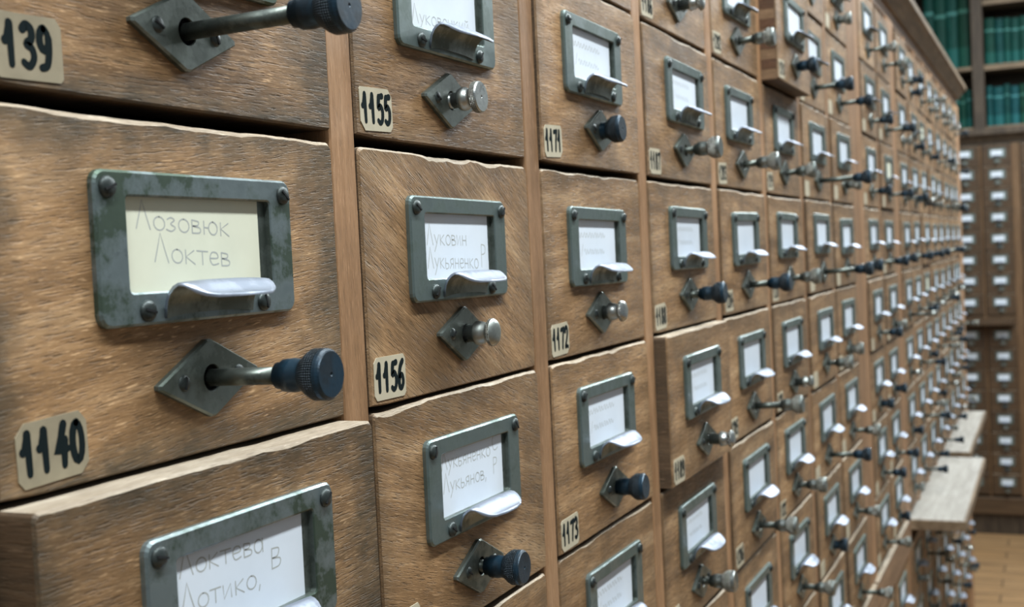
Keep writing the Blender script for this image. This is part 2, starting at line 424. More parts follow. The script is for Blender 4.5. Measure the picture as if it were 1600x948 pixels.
# ------------------------------------------------------------------ drawer pieces (shared meshes)
FT = 0.018                                   # front thickness
def drawer_mesh(name, seed, front='front', jag=1.0, fingers=False, pw=FW, ph=FH, top_mat='top'):
    r = random.Random(seed)
    mb = MB()
    # outline, clockwise seen from the front, rounded upper corners
    def outline(inset, jagged):
        rc = 0.0018 + 0.0012 * r.random()
        pts = []
        x0, x1, z1, z0 = inset, pw - inset, -inset, -ph + inset
        for i in range(4):
            a = math.pi + i * (math.pi / 2) / 3 * -1
            pts.append((x0 + rc + rc * math.cos(a), z1 - rc + rc * math.sin(a)))
        for i in range(1, 46):
            pts.append((x0 + rc + (x1 - x0 - 2 * rc) * i / 46, z1))
        for i in range(4):
            a = math.pi / 2 - i * (math.pi / 2) / 3
            pts.append((x1 - rc + rc * math.cos(a), z1 - rc + rc * math.sin(a)))
        for i in range(1, 12): pts.append((x1, z1 - rc - (z1 - rc - z0 - 0.0006) * i / 12))
        pts.append((x1 - 0.0006, z0))
        for i in range(1, 12): pts.append((x1 - (x1 - x0) * i / 12, z0))
        pts.append((x0, z0 + 0.0006))
        for i in range(1, 12): pts.append((x0, z0 + 0.0006 + (z1 - rc - z0) * i / 12 * 0.98))
        return pts
    st = r.getstate(); O = outline(0.0, False); r.setstate(st); I = outline(0.0006, True)
    n = len(O)
    top = range(2, 52)
    walk = 0.0; dip = []
    for j in range(n):
        walk = 0.72 * walk + 0.28 * r.gauss(0, 1)
        chip = 0.0
        dip.append(abs(walk))
    ch = {}
    for c_ in range(3):
        p = r.randint(4, 48); wd = r.randint(2, 7); dp = r.uniform(0.5, 1.6)
        for j in range(p - wd, p + wd + 1): ch[j] = max(ch.get(j, 0), dp * math.cos((j - p) / (wd + 1) * math.pi / 2))
    I2, O2 = [], []
    for j in range(n):
        x, z = I[j]; xo, zo = O[j]
        if j in top:
            d = (0.00025 + 0.0006 * dip[j] + 0.0011 * ch.get(j, 0)) * jag
            z -= d; zo -= min(d * 0.45, 0.0011)
        I2.append((x, 0.0, z)); O2.append((xo, 0.0009, zo))
    B = [(x, FT, z) for x, y, z in O2]
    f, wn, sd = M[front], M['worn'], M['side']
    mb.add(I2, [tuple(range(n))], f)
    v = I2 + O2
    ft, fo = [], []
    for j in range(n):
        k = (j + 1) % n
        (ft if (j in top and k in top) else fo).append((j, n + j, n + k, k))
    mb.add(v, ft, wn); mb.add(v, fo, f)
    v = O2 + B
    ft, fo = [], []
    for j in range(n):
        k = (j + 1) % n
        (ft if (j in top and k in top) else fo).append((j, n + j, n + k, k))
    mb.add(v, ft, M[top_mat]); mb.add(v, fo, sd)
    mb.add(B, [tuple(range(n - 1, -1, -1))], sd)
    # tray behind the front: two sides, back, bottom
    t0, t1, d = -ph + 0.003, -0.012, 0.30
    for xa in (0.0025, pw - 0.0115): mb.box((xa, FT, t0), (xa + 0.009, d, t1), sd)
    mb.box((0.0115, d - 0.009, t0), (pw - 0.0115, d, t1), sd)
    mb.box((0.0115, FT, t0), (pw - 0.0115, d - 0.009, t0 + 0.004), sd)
    if fingers:        # finger joint showing on the drawn-out side
        k = 11
        for i in range(k):
            za, zb = -ph + ph * i / k, -ph + ph * (i + 1) / k
            mb.box((-0.0004, 0.0015, za + 0.0001), (0.0002, FT + 0.004, zb - 0.0001), M['joint_dark' if i % 2 else 'joint_light'])
    return mb.mesh(name)
DRAWER = [drawer_mesh('drawer', 100 + i) for i in range(7)]
DRAWER_PALE = drawer_mesh('drawer', 400, top_mat='worn', jag=0.5)
DRAWER_DRAWN = drawer_mesh('drawer', 300, fingers=True)

HW, HH = 0.51563 * U, 0.24406 * U            # label holder 85 x 40 mm
WX0, WX1, WZ1, WZ0 = 0.0113, HW - 0.0113, -0.0066, -0.0316
def holder_mesh(mat, hw=HW):
    mb = MB(); h = M[mat]
    x1 = hw - 0.0113
    rg = [rrect(0, -HH, hw, 0, 0.0035, 0.0), rrect(0, -HH, hw, 0, 0.0035, -0.0014), rrect(0.0007, -HH + 0.0007, hw - 0.0007, -0.0007, 0.003, -0.0021),
          rrect(WX0 - 0.0005, WZ0 - 0.0005, x1 + 0.0005, WZ1 + 0.0005, 0.0017, -0.0021), rrect(WX0, WZ0, x1, WZ1, 0.0012, -0.0018), rrect(WX0, WZ0, x1, WZ1, 0.0012, -0.00005)]
    for r_ in rg: r_.reverse()
    mb.rings(rg[:4], h); mb.rings(rg[3:5], h); mb.rings(rg[4:], M['plate'], cap1=True)
    return mb.mesh('label_holder')
HOLDER, HOLDER_PATINA = holder_mesh('holder_smooth'), holder_mesh('holder')

def tongue_mesh():
    """Finger pull: tongue rising from the lower strip, arching out and dipping to a rounded tip."""
    prof = [(0.0021, -0.0378), (0.0024, -0.0352), (0.0030, -0.0331), (0.0042, -0.0311), (0.0058, -0.0297), (0.0075, -0.0290), (0.0092, -0.0293), (0.0108, -0.0303), (0.0124, -0.0316), (0.0138, -0.0325), (0.0152, -0.0330), (0.0164, -0.0331)]
    mb = MB(); nu = 15; hw = 0.0190; th = 0.0009
    n = len(prof); top, bot = [], []
    for i, (o, z) in enumerate(prof):
        t = i / (n - 1)
        w = hw * (1.0 + 0.03 * math.sin(t * 3)) if t < 0.5 else hw * math.sqrt(max(0.0, 1 - ((t - 0.5) / 0.515) ** 2.3))
        a, b = prof[max(i - 1, 0)], prof[min(i + 1, n - 1)]
        d = Vector((0, -(b[0] - a[0]), b[1] - a[1])).normalized()
        nn = Vector((0, -d.z, d.y))
        if nn.z < 0: nn = -nn
        for q in range(nu):
            u = (q / (nu - 1) - 0.5) * 2
            p = Vector((HW / 2 + u * w, -o, z - 0.0010 * abs(u) ** 3 * (1 - t)))
            top.append(tuple(p)); bot.append(tuple(p - nn * th))
    ft = [(i * nu + q, i * nu + q + 1, (i + 1) * nu + q + 1, (i + 1) * nu + q) for i in range(n - 1) for q in range(nu - 1)]
    k = n * nu
    fb = [(k + d, k + c, k + b, k + a) for a, b, c, d in ft]
    rim = [q for q in range(nu)] + [i * nu + nu - 1 for i in range(1, n)] + [(n - 1) * nu + q for q in range(nu - 2, -1, -1)] + [i * nu for i in range(n - 2, 0, -1)]
    fr = [(rim[i], k + rim[i], k + rim[(i + 1) % len(rim)], rim[(i + 1) % len(rim)]) for i in range(len(rim))]
    mb.add(top + bot, ft + fr, M['pull'], smooth=True)
    mb.add(bot, [tuple(i - k for i in f) for f in fb], M['plate'], smooth=True)  # underside shade put into the colour: darker steel than the upper face
    return mb.mesh('finger_pull')
TONGUE = tongue_mesh()

def screw_mesh(r=0.0029):
    mb = MB()
    mb.lathe([(0.0, r), (-0.0004, r), (-0.0010, r * 0.86), (-0.0014, r * 0.55), (-0.00155, r * 0.1)], M['screw'], 16, cap1=True)
    c, s_ = math.cos(0.0), math.sin(0.0)
    mb.box((-r * 0.72, -0.00166, -0.0003), (r * 0.72, -0.0009, 0.0003), M['black'])  # raised black bar, the slot's shade given as colour
    return mb.mesh('screw')
SCREW = screw_mesh()
PLATE_SCREW = screw_mesh(0.0025)

PA, PB = 0.0231, 0.0114                      # half diagonals of the rod plate
def plate_mesh():
    mb = MB(); n = 48
    def rh(a, b, y):
        k = n // 4; out = []
        C4 = [(a, 0), (0, b), (-a, 0), (0, -b)]
        for q in range(4):
            (xa, za), (xb, zb) = C4[q], C4[(q + 1) % 4]
            for j in range(k):
                t = j / k
                t = 0.045 + 0.91 * (t * k / (k - 1))          # corners slightly clipped
                out.append((xa + (xb - xa) * t, y, za + (zb - za) * t))
        return out
    AN = [math.atan2(p[2] / PB, p[0] / PA) for p in rh(PA, PB, 0)]
    def ci(r, y): return [(r * math.cos(a), y, r * math.sin(a)) for a in AN]
    rg = [rh(PA, PB, 0.0), rh(PA, PB, -0.0014), rh(PA * 0.955, PB * 0.945, -0.0021), ci(0.0039, -0.0021), ci(0.0037, -0.0017), ci(0.0037, -0.0002)]
    for r_ in rg: r_.reverse()
    mb.rings(rg[:5], M['plate']); mb.rings(rg[4:], M['black'], cap1=True)  # black lining and cap stand in for the dark inside the hole
    return mb.mesh('rod_plate')
PLATE = plate_mesh()

def knob_mesh(kind):
    mb = MB()
    if kind in ('dark', 'steel'):
        ka, kb = (M['dark_knob'], M['dark_knurl']) if kind == 'dark' else (M['dull_chrome'], M['chrome_knurl'])
        mb.lathe([(0.0172, 0.0024), (0.0170, 0.0037), (0.0150, 0.0038), (0.0148, 0.0045), (0.0115, 0.0047), (0.0098, 0.0044), (0.0085, 0.0046)], ka, 32)
        mb.lathe([(0.0085, 0.0046), (0.0062, 0.0064), (0.0048, 0.0071), (0.0020, 0.0071)], kb, 40)
        mb.lathe([(0.0020, 0.0071), (0.0010, 0.0070), (0.0004, 0.0064)], ka, 40, smooth=False)
        mb.lathe([(0.0004, 0.0064), (0.0, 0.0062), (0.0, 0.0006), (0.0005, 0.0001)], ka, 40, cap1=True, smooth=False)
    elif kind == 'chrome':
        mb.lathe([(0.0170, 0.0024), (0.0168, 0.0032), (0.0150, 0.0032), (0.0148, 0.0028), (0.0142, 0.0028), (0.0140, 0.0032), (0.0132, 0.0032), (0.0130, 0.0028), (0.0124, 0.0028), (0.0122, 0.0032), (0.0098, 0.0032),
                  (0.0094, 0.0043), (0.0080, 0.0047), (0.0066, 0.0046), (0.0056, 0.0038), (0.0044, 0.0036), (0.0034, 0.0046), (0.0030, 0.0060)], M['chrome'], 32)
        mb.lathe([(0.0030, 0.0060), (0.0026, 0.0062), (0.0006, 0.0062)], M['chrome_knurl'], 40)
        mb.lathe([(0.0006, 0.0062), (0.0, 0.0058), (0.0, 0.0006), (0.0004, 0.0001)], M['chrome'], 40, cap1=True, smooth=False)
    else:
        mb.lathe([(0.0165, 0.0024), (0.0163, 0.0036), (0.0100, 0.0036), (0.0096, 0.0046), (0.0088, 0.0049), (0.0062, 0.0044), (0.0048, 0.0038), (0.0038, 0.0040), (0.0032, 0.0054)], M['chrome'], 32)
        mb.lathe([(0.0032, 0.0054), (0.0026, 0.0056), (0.0018, 0.0055)], M['chrome_knurl'], 40)
        mb.lathe([(0.0018, 0.0055), (0.0008, 0.0047), (0.0002, 0.0034), (0.0, 0.0018), (0.0, 0.0003)], M['chrome'], 40, cap1=True)
    return mb.mesh('rod_knob')
KNOB = {k: knob_mesh(k) for k in ('dark', 'steel', 'chrome', 'dome')}
ROD = {}
def rod_mesh(length):
    k = round(length * 1000)
    if k not in ROD:
        mb = MB()
        mb.lathe([(0.004, 0.00245), (-max(0.0008, k / 1000 - 0.0168), 0.00245)], M['rod'], 18, cap0=True, cap1=True)
        ROD[k] = mb.mesh('pull_rod')
    return ROD[k]

def card_mesh(cream=False, lines=(), w=0.0585):
    mb = MB(); m = M['card_cream' if cream else 'card_white']
    mb.box((WX0 - 0.003, -0.00035, WZ0 - 0.003), (WX0 + w, -0.00012, WZ1 + 0.003), m)
    for (t, x, z, h, wd, sl) in lines:
        write_hand(mb, t, x, z, h, wd, -0.00037, sl)
    return mb.mesh('label_card')
CARD_WHITE = card_mesh()
CARD_CREAM = card_mesh(True)
CARD_SCRAWL = card_mesh(lines=[('~~~~~', 0.014, -0.016, 0.006, 0.040, 0.0), ('/~~~~', 0.018, -0.0245, 0.006, 0.034, 0.0)])

def sticker_mesh(num, pale, digits=True, seed=0, shift=0.0):
    r = random.Random(seed); mb = MB()
    m = M['sticker_pale' if pale else 'sticker_tan']
    w, h = 0.0225, 0.0150
    c = [r.uniform(0.0004, 0.003) for _ in range(4)]
    o = [(c[0], 0), (w - c[1], 0.0004), (w, -c[1]), (w, -h + c[2]), (w - c[2], -h), (c[3], -h - 0.0003), (0, -h + c[3]), (0, -c[0])]
    n = len(o)
    mb.add([(x, -0.00025, z) for x, z in o] + [(x, 0.0, z) for x, z in o], [tuple(range(n))] + [(j, n + j, n + (j + 1) % n, (j + 1) % n) for j in range(n)], m)
    if digits: write_digits(mb, num, 0.0012 + shift, -h + 0.0028, 0.0100, 0.0205, -0.00030, 0.00005)
    return mb.mesh('number_sticker')

# measured offsets of the near label holders (pitch / row units) and the state of each pull rod (reach in mm, finish)
HOLD = {(0, 0): (.210, -.172), (1, 0): (.197, -.195), (2, 0): (.192, -.205), (3, 0): (.238, -.170), (4, 0): (.188, -.190), (0, 1): (.205, -.165), (1, 1): (.210, -.180),
        (2, 1): (.191, -.170), (1, -1): (.188, -.176), (2, -1): (.193, -.176), (3, -1): (.258, -.172), (4, -1): (.180, -.187), (5, 0): (.185, -.160), (6, 0): (.195, -.15)}
RODS = {(0, -1): (54.2, 'dark'), (0, 0): (41.4, 'dark'), (1, -1): (15.2, 'chrome'), (1, 0): (16.0, 'dome'), (1, 1): (21.0, 'dark'), (2, -1): (13.5, 'dark'), (2, 0): (14.5, 'dome'), (2, 1): (18.2, 'dark'),
        (3, -1): (25.1, 'steel'), (3, 0): (24.5, 'dark'), (3, 1): (19.5, 'dome'), (3, 2): (23.7, 'steel'), (4, -2): (29.6, 'steel'), (4, -1): (29.1, 'steel'), (4, 0): (33.2, 'dark'), (4, 1): (38.6, 'steel'),
        (4, 2): (30.6, 'steel'), (5, -2): (19.0, 'dark'), (5, -1): (28.3, 'steel'), (5, 0): (27.2, 'steel'), (5, 1): (17.5, 'dome'), (5, 2): (26.6, 'steel'), (5, 3): (30, 'steel'), (7, -3): (17, 'steel'),
        (6, -2): (40.1, 'dark'), (7, -2): (36.8, 'dark'), (6, -1): (52.3, 'dark'), (7, -1): (18.6, 'steel'), (6, 0): (49.5, 'dark'), (7, 0): (39.9, 'dark'), (6, 1): (26.8, 'steel'), (7, 1): (16, 'steel'),
        (6, 2): (42.6, 'dark'), (7, 2): (31.6, 'steel'), (6, 3): (15, 'dark'), (7, 3): (27.3, 'steel'), (7, 4): (35.8, 'steel'), (8, 3): (29.9, 'dark'), (9, 4): (15, 'dark'), (8, 0): (44, 'dark'), (9, 0): (38, 'dark'),
        (8, -1): (26, 'dark'), (9, -1): (34, 'dark'), (8, 1): (30, 'dark'), (8, 2): (18, 'dark'), (10, 0): (40, 'dark'), (11, 0): (44, 'dark'), (12, 0): (40, 'dark'), (14, 0): (45, 'dark'), (10, -1): (36, 'dark')}
OUT = {(0, 1): 10.3, (3, 1): 7.2, (5, -2): 13.2}
SAG = {(0, -1): 0.9, (0, 0): -0.8, (1, -1): 0.6, (1, 0): -0.9, (2, 0): -0.6, (2, -1): 0.3, (3, 0): -0.2}
PLATES = {(0, -1): (.445, .752), (1, -1): (.432, .79), (1, 0): (.455, .782), (2, 0): (.455, .797), (2, -1): (.490, .775), (2, 1): (.487, .797), (0, 0): (.468, .778)}
GRAIN = {(0, -1): 0.02, (0, 0): 0.10, (0, 1): 0.0, (1, -1): 0.03, (1, 0): -0.55, (1, 1): -0.30, (2, 0): 0.05, (2, -1): 0.02}
CARD_TEXT = {
    (0, 0): (True, [('Лозовюк', 0.0165, -0.0148, 0.0066, 0.0400, -0.055), ('Локтев', 0.0230, -0.0237, 0.0068, 0.0330, -0.06)]),
    (0, 1): (False, [('Локтева', 0.0140, -0.0125, 0.0068, 0.0370, -0.04), ('Лотико,', 0.0140, -0.0220, 0.0068, 0.0360, -0.04), ('В', 0.0530, -0.0200, 0.0058, 0.0060, 0.0)]),
    (1, -1): (False, [('Луковецкий', 0.0140, -0.0300, 0.0064, 0.0500, 0.06)]),
    (1, 0): (False, [('Луковин', 0.0152, -0.0185, 0.0072, 0.0350, -0.01), ('Лукьяненко', 0.0152, -0.0275, 0.0072, 0.0450, -0.02), ('Р', 0.0620, -0.0270, 0.0085, 0.0055, 0)]),
    (1, 1): (False, [('Лукьяненко', 0.0142, -0.0135, 0.0066, 0.0445, -0.02), ('С', 0.0600, -0.0128, 0.0070, 0.0065, 0), ('Лукьянов,', 0.0150, -0.0225, 0.0068, 0.0400, -0.02), ('Р', 0.0600, -0.0220, 0.0062, 0.0048, 0)]),
}
DRAWER_LABEL = {(0, -1): 'drawer numbered 1139 with long black-knobbed rod', (0, 0): 'drawer numbered 1140 with cream card and long black-knobbed rod', (0, 1): 'drawer pulled slightly out below drawer 1140, top edge worn pale',
                (1, -1): 'drawer numbered 1155 with short flat chrome knob', (1, 0): 'drawer numbered 1156 with short domed chrome knob', (1, 1): 'drawer below 1156 with short black knob', (2, -1): 'drawer numbered 1171 with short dark knob',
                (2, 0): 'drawer numbered 1172 with short domed chrome knob', (2, 1): 'drawer numbered 1173 with short black knob', (3, -1): 'drawer numbered 1187 with grey steel rod knob', (5, -2): 'drawer pulled far out, finger-jointed side showing'}

def add_drawer(parent, c, r, x0, z0, detail, number=None, out=None, seed=None):
    """c, r: column and row; x0, z0: local place of the drawer's column edge and row top; detail 3 near .. 0 far."""
    rr = random.Random(seed if seed is not None else (c * 131 + r * 17 + 7))
    o = OUT.get((c, r)) if out is None else out
    if o is None: o = rr.uniform(-0.6, 1.3) if detail >= 2 else rr.uniform(-1.0, 3.0)
    sag = SAG.get((c, r), rr.uniform(-0.5, 0.4)) * 0.001
    me = DRAWER_DRAWN if (c, r) == (5, -2) and out is None else DRAWER[(c * 3 + r * 2 + rr.randint(0, 2)) % 7]
    if (c, r) in ((0, 1), (3, 1)) and out is None: me = DRAWER_PALE
    d = place('drawer', me, parent, (x0 + GX, -o * 0.001, z0 - 0.0012 + sag))
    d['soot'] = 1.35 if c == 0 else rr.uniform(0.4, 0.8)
    d['grain'] = GRAIN.get((c, r), rr.uniform(-0.06, 0.06))
    if (c, r) in DRAWER_LABEL and detail >= 2: d['label'] = DRAWER_LABEL[(c, r)]
    hx, hz = HOLD.get((c, r), (0.205 + rr.uniform(-.015, .015), -.178 + rr.uniform(-.012, .012)))
    hx, hz = hx * U - GX, hz * ROW + 0.0012 - sag
    tl = rr.uniform(-0.012, 0.012)
    place('label_holder', HOLDER_PATINA if c <= 0 else HOLDER, d, (hx, 0, hz), (0, tl, 0))
    place('finger_pull', TONGUE, d, (hx, 0, hz), (0, tl, 0))
    if detail >= 2 and (c, r) in CARD_TEXT:
        cm = card_mesh(*CARD_TEXT[(c, r)])
    elif detail >= 2 and c in (2, 3): cm = CARD_SCRAWL
    else: cm = CARD_CREAM if rr.random() < 0.06 else CARD_WHITE
    place('label_card', cm, d, (hx, 0, hz), (0, tl, 0))
    if detail >= 2:
        ca, sa = math.cos(tl), math.sin(tl)
        for sx, sz in ((0.0045, -0.0045), (HW - 0.0045, -0.0045), (0.0170, -0.0365), (HW - 0.0170, -0.0365)):
            place('screw', SCREW, d, (hx + sx * ca + sz * sa, -0.0021, hz - sx * sa + sz * ca), (0, rr.uniform(0, 3.1), 0))
    pu, pv = PLATES.get((c, r), (0.469, 0.785)) if out is None else (0.469, 0.785)
    px, pz = pu * U - GX + rr.uniform(-.001, .001), -pv * ROW + 0.0012 - sag + rr.uniform(-.0006, .0006)
    pt = rr.uniform(-0.05, 0.05) + (0.02 if c < 2 else 0)
    place('rod_plate', PLATE, d, (px, 0, pz), (0, pt, 0))
    if detail >= 2:
        for s_ in (-1, 1):
            place('screw', PLATE_SCREW, d, (px + s_ * 0.0122 * math.cos(pt), -0.0014, pz - s_ * 0.0122 * math.sin(pt)), (0, rr.uniform(0, 3.1), 0))
    if (c, r) in RODS and out is None: ln, fin = RODS[(c, r)]
    else:
        u = rr.random()
        ln = rr.uniform(14, 20) if u < 0.35 else rr.uniform(22, 34) if u < 0.75 else rr.uniform(35, 48)
        fin = rr.choice(('dark', 'steel', 'dark', 'dome', 'steel'))
    ln *= 0.001
    tilt = (0.0 if c < 2 else 0.02) + rr.uniform(0, 0.03)
    spin = rr.uniform(0, 6)
    # rod leaves the plate hole and tips up a little towards the knob
    R_ = Matrix.Rotation(-tilt, 4, 'X') @ Matrix.Rotation(spin, 4, 'Y')
    ro = place('pull_rod', rod_mesh(ln), d, (px, 0, pz)); ro.rotation_euler = R_.to_euler()
    tip = Vector((px, 0, pz)) + R_ @ Vector((0, -ln, 0))
    kn = place('rod_knob', KNOB[fin], d, tip); kn.rotation_euler = R_.to_euler()
    if number is not None and detail >= 1:
        st = sticker_mesh(str(number), (c >= 1), detail >= 2, seed=number, shift=-0.0022 if number == 1139 else 0.0)
        sxx = 0.0028 + rr.uniform(-.0008, .0008) + (0.0035 if c == 0 else 0) - (0.0012 if number == 1139 else 0)
        place('number_sticker', st, d, (sxx, 0, -0.0745 + rr.uniform(-.0006, .0006)), (0, rr.uniform(-0.03, 0.03), 0))
    return d

RAIL_T, RAIL_B = -2.870 * U, -3.180 * U
ROW_T = 3 * ROW
FLOOR = -CZ

def upright(parent, xa, xb, y=0.0006, mat='upright'):
    mb = MB(); r = random.Random(int(xa * 1e4))
    mb.box((xa, y, -CZ + 0.10), (xb, 0.31, ROW_T + 0.010), M[mat], 0.0006)
    return mb.build('upright', parent)

def carcass(parent, x0, x1, rows_low=True):
    mb = MB(); c = M['carcass']
    mb.box((x0, 0.335, -CZ + 0.10), (x1, 0.350, ROW_T + 0.183 * U), c)                       # back
    mb.box((x0, 0.012, -CZ), (x1, 0.350, -CZ + 0.0995), c)                                   # plinth
    mb.box((x0, 0.004, ROW_T + 0.0105), (x1, 0.334, ROW_T + 0.183 * U), M['rail'])              # top rail under the cornice
    return mb.build('body', parent)

def shelf_set(parent, xa, xb):
    mb = MB()
    for k in range(-2, 6):
        z = -k * ROW
        if k == 5: continue
        mb.box((xa, 0.022, z - 0.0042), (xb, 0.33, z + 0.0010), M['carcass'])
    for k in range(1, 8):
        z = RAIL_B - k * ROW
        mb.box((xa, 0.022, z - 0.0042), (xb, 0.33, z + 0.0010), M['carcass'])
    return mb.build('drawer_runner', parent)

def section(name, label, cols, x_start, x_end, stile_l, stile_r, rows, low, detail_of, first_number=None, rail=True):
    root = empty(name, (0, 0, CZ), label, 'card catalogue')
    carcass(root, x_start, x_end)
    upright(root, x_start, cols[0] * U - 0.0004)
    for i, c in enumerate(cols):
        xa, xb = c * U + 0.9013 * U + 0.0004, (cols[i + 1] * U - 0.0004 if i + 1 < len(cols) else x_end)
        upright(root, xa, xb if i + 1 < len(cols) else (stile_r if stile_r else x_end))
        shelf_set(root, c * U, c * U + 0.9012 * U)
    return root

# ------------------------------------------------------------------ the room
def structure(name, mb):
    o = mb.build(name); o['kind'] = 'structure'; return o
def floor_material():
    m, nt, b = new_mat('plank_floor')
    tc = N(nt, 'ShaderNodeTexCoord'); v = tc.outputs['Object']
    br = N(nt, 'ShaderNodeTexBrick', inp={'Scale': 1.0, 'Mortar Size': 0.003, 'Brick Width': 1.6, 'Row Height': 0.11, 'Bias': 0.0, 'Color1': (0.36, 0.205, 0.090, 1), 'Color2': (0.46, 0.275, 0.130, 1), 'Mortar': (0.05, 0.03, 0.02, 1)})
    rot = N(nt, 'ShaderNodeVectorRotate', rotation_type='Z_AXIS', inp={'Angle': math.pi / 2})
    L(nt, v, rot.inputs['Vector']); L(nt, rot.outputs[0], br.inputs['Vector'])
    a = noise(nt, scaled(nt, v, 14, 1.2, 1), 3.0, 5, 0.6)
    c = mix(nt, ramp(nt, a, [(0.35, 0.75), (0.7, 0.0)]), br.outputs['Color'], (0.15, 0.095, 0.05))
    L(nt, c, b.inputs['Base Color'])
    b.inputs['Roughness'].default_value = 0.35
    return m
mb = MB(); mb.box((-2.5, -2.6, -0.05), (7.2, 1.6, 0.0), floor_material()); structure('floor', mb)
M['plaster'] = plain('wall_plaster', (0.42, 0.42, 0.38), 0.85, var=0.06, scale=8)
mb = MB(); mb.box((6.62, -2.6, 0.0), (6.72, 1.6, 3.1), M['plaster']); structure('wall_back', mb)
mb = MB(); mb.box((-2.5, 0.50, 0.0), (3.35, 0.60, 3.1), M['plaster']); structure('wall_left', mb)

# ------------------------------------------------------------------ near catalogue: nine columns, the first just outside the frame
colsA = [-1, 0, 1, 2, 3, 4, 5, 6, 7]
A = section('card_catalogue', 'nearest section of the wooden card catalogue, large numbered drawers 1139 to 1173', colsA, -1.22 * U, 8.27 * U, None, None, None, None, None)
for c in colsA:
    for r in range(-3, 5):
        det = 3 if 0 <= c <= 5 and -2 <= r <= 4 else 1
        if c == -1 and not -1 <= r <= 1: det = 0
        add_drawer(A, c, r, c * U, -r * ROW, det, 1140 + 16 * c + r)
    if c >= 5: 
        for r in range(0, 2): add_drawer(A, c, r, c * U, RAIL_B - r * ROW, 0, out=1.0, seed=9000 + c * 20 + r)
mb = MB(); mb.box((-1.2 * U, -0.0045, RAIL_B + 0.002), (8.24 * U, 0.018, RAIL_T - 0.002), M['rail'], 0.0012)
mb.box((-1.2 * U, -0.0047, RAIL_T - 0.0020), (8.24 * U, 0.018, RAIL_T - 0.0008), M['worn'])
mb.build('writing_board', A)

# ------------------------------------------------------------------ two-column section between the wide uprights
B = section('card_catalogue', 'narrow two-column section of card catalogue between two wide uprights', [8.49, 9.48], 8.27 * U + 0.0006, 10.60 * U, None, None, None, None, None)
for c, x in ((8, 8.49), (9, 9.48)):
    for r in range(-3, 5): add_drawer(B, c, r, x * U, -r * ROW, 1 if r > -3 else 0, 1140 + 16 * c + r)
    for r in range(0, 3): add_drawer(B, c, r, x * U, RAIL_B - r * ROW, 0, out=1.0, seed=9000 + c * 20 + r)
mb = MB(); mb.box((8.29 * U, -0.0045, RAIL_B + 0.002), (10.58 * U, 0.018, RAIL_T - 0.002), M['rail'], 0.0012)
mb.box((8.29 * U, -0.0047, RAIL_T - 0.0020), (10.58 * U, 0.018, RAIL_T - 0.0008), M['worn'])
mb.build('writing_board', B)

# ------------------------------------------------------------------ far eight columns with the pulled-out boards
colsC = [10.82 + k for k in range(8)]
Cc = section('card_catalogue', 'farthest eight-column section of the long card catalogue, two pale writing boards pulled out', colsC, 10.60 * U + 0.0006, 19.38 * U, None, None, None, None, None)
for k, x in enumerate(colsC):
    for r in range(-3, 5): add_drawer(Cc, 10 + k, r, x * U, -r * ROW, 0)
    for r in range(0, 4): add_drawer(Cc, 10 + k, r, x * U, RAIL_B - r * ROW, 0, out=rnd.uniform(-0.5, 2.0), seed=9000 + k * 20 + r)
mb = MB(); mb.box((10.62 * U, 0.001, RAIL_T - 0.0045), (19.3 * U, 0.02, RAIL_T), M['rail'], 0.0006); mb.build('rail', Cc)
BOARD_Z = -2.94 * U
for xa, xb, out in ((10.84, 14.35, 0.475), (14.75, 18.50, 0.285)):
    mb = MB(); mb.box((xa * U, -out * U, BOARD_Z - 0.1 * U), (xb * U, 0.30 - out * U, BOARD_Z), M['board'], 0.0012)
    mb.box((xa * U, -out * U - 0.004, BOARD_Z - 0.1 * U), (xb * U, -out * U, BOARD_Z - 0.0005), M['cornice'], 0.0008)
    mb.box((xa * U - 0.004, -out * U - 0.004, BOARD_Z - 0.1 * U), (xa * U, 0.30 - out * U, BOARD_Z - 0.0005), M['cornice'], 0.0008)
    b_ = mb.build('writing_board', Cc); b_['label'] = 'pale pulled-out writing board'

# ------------------------------------------------------------------ cornice along the top
mb = MB()
zc = ROW_T + 0.185 * U
prof = [(0.30, 0.0), (-0.001, 0.0), (-0.004, 0.030 * U), (-0.012, 0.095 * U), (-0.0165, 0.125 * U), (-0.0195, 0.130 * U), (-0.0205, 0.138 * U), (-0.0205, 0.200 * U), (-0.0185, 0.215 * U), (0.30, 0.215 * U)]
x0c, x1c = -1.3 * U, 19.46 * U
ring = lambda x: [(x, y, z + zc) for y, z in prof]
mb.rings([ring(x0c), ring(x1c)], M['cornice'], cap0=True, cap1=True)
co = mb.build('top_cornice', None, (0, 0, CZ))
co['label'] = 'long moulded wooden cornice running along the top of the card catalogue'
co['category'] = 'cornice'

# ------------------------------------------------------------------ catalogue across the end of the aisle
XF = 33.85 * U
D = empty('card_catalogue', (XF, 0, CZ), 'brown card catalogue across the end of the aisle, white labels in two straight columns', 'card catalogue', -math.pi / 2)
PITCH, TOPZ, SC = 0.805, 2.124, 0.80
dw = 0.9013 * SC
xs = [-1.985, -1.180, -0.375, 0.565]
mb = MB()
mb.box((-2.30 * U, 0.335, -CZ + 0.001), (1.45 * U, 0.350, 2.50 * U), M['carcass'])
mb.box((-2.30 * U, 0.020, -CZ + 0.001), (1.45 * U, 0.334, -7.85 * U), M['dark_wood'])
mb.box((-2.30 * U, 0.004, 2.135 * U), (1.45 * U, 0.334, 2.20 * U), M['dark_wood'])
mb.build('body', D)
mb = MB(); mb.box((-2.32 * U, -0.012, -7.82 * U), (1.47 * U, 0.30, -7.36 * U), M['far_front'], 0.003); mb.build('plinth', D)
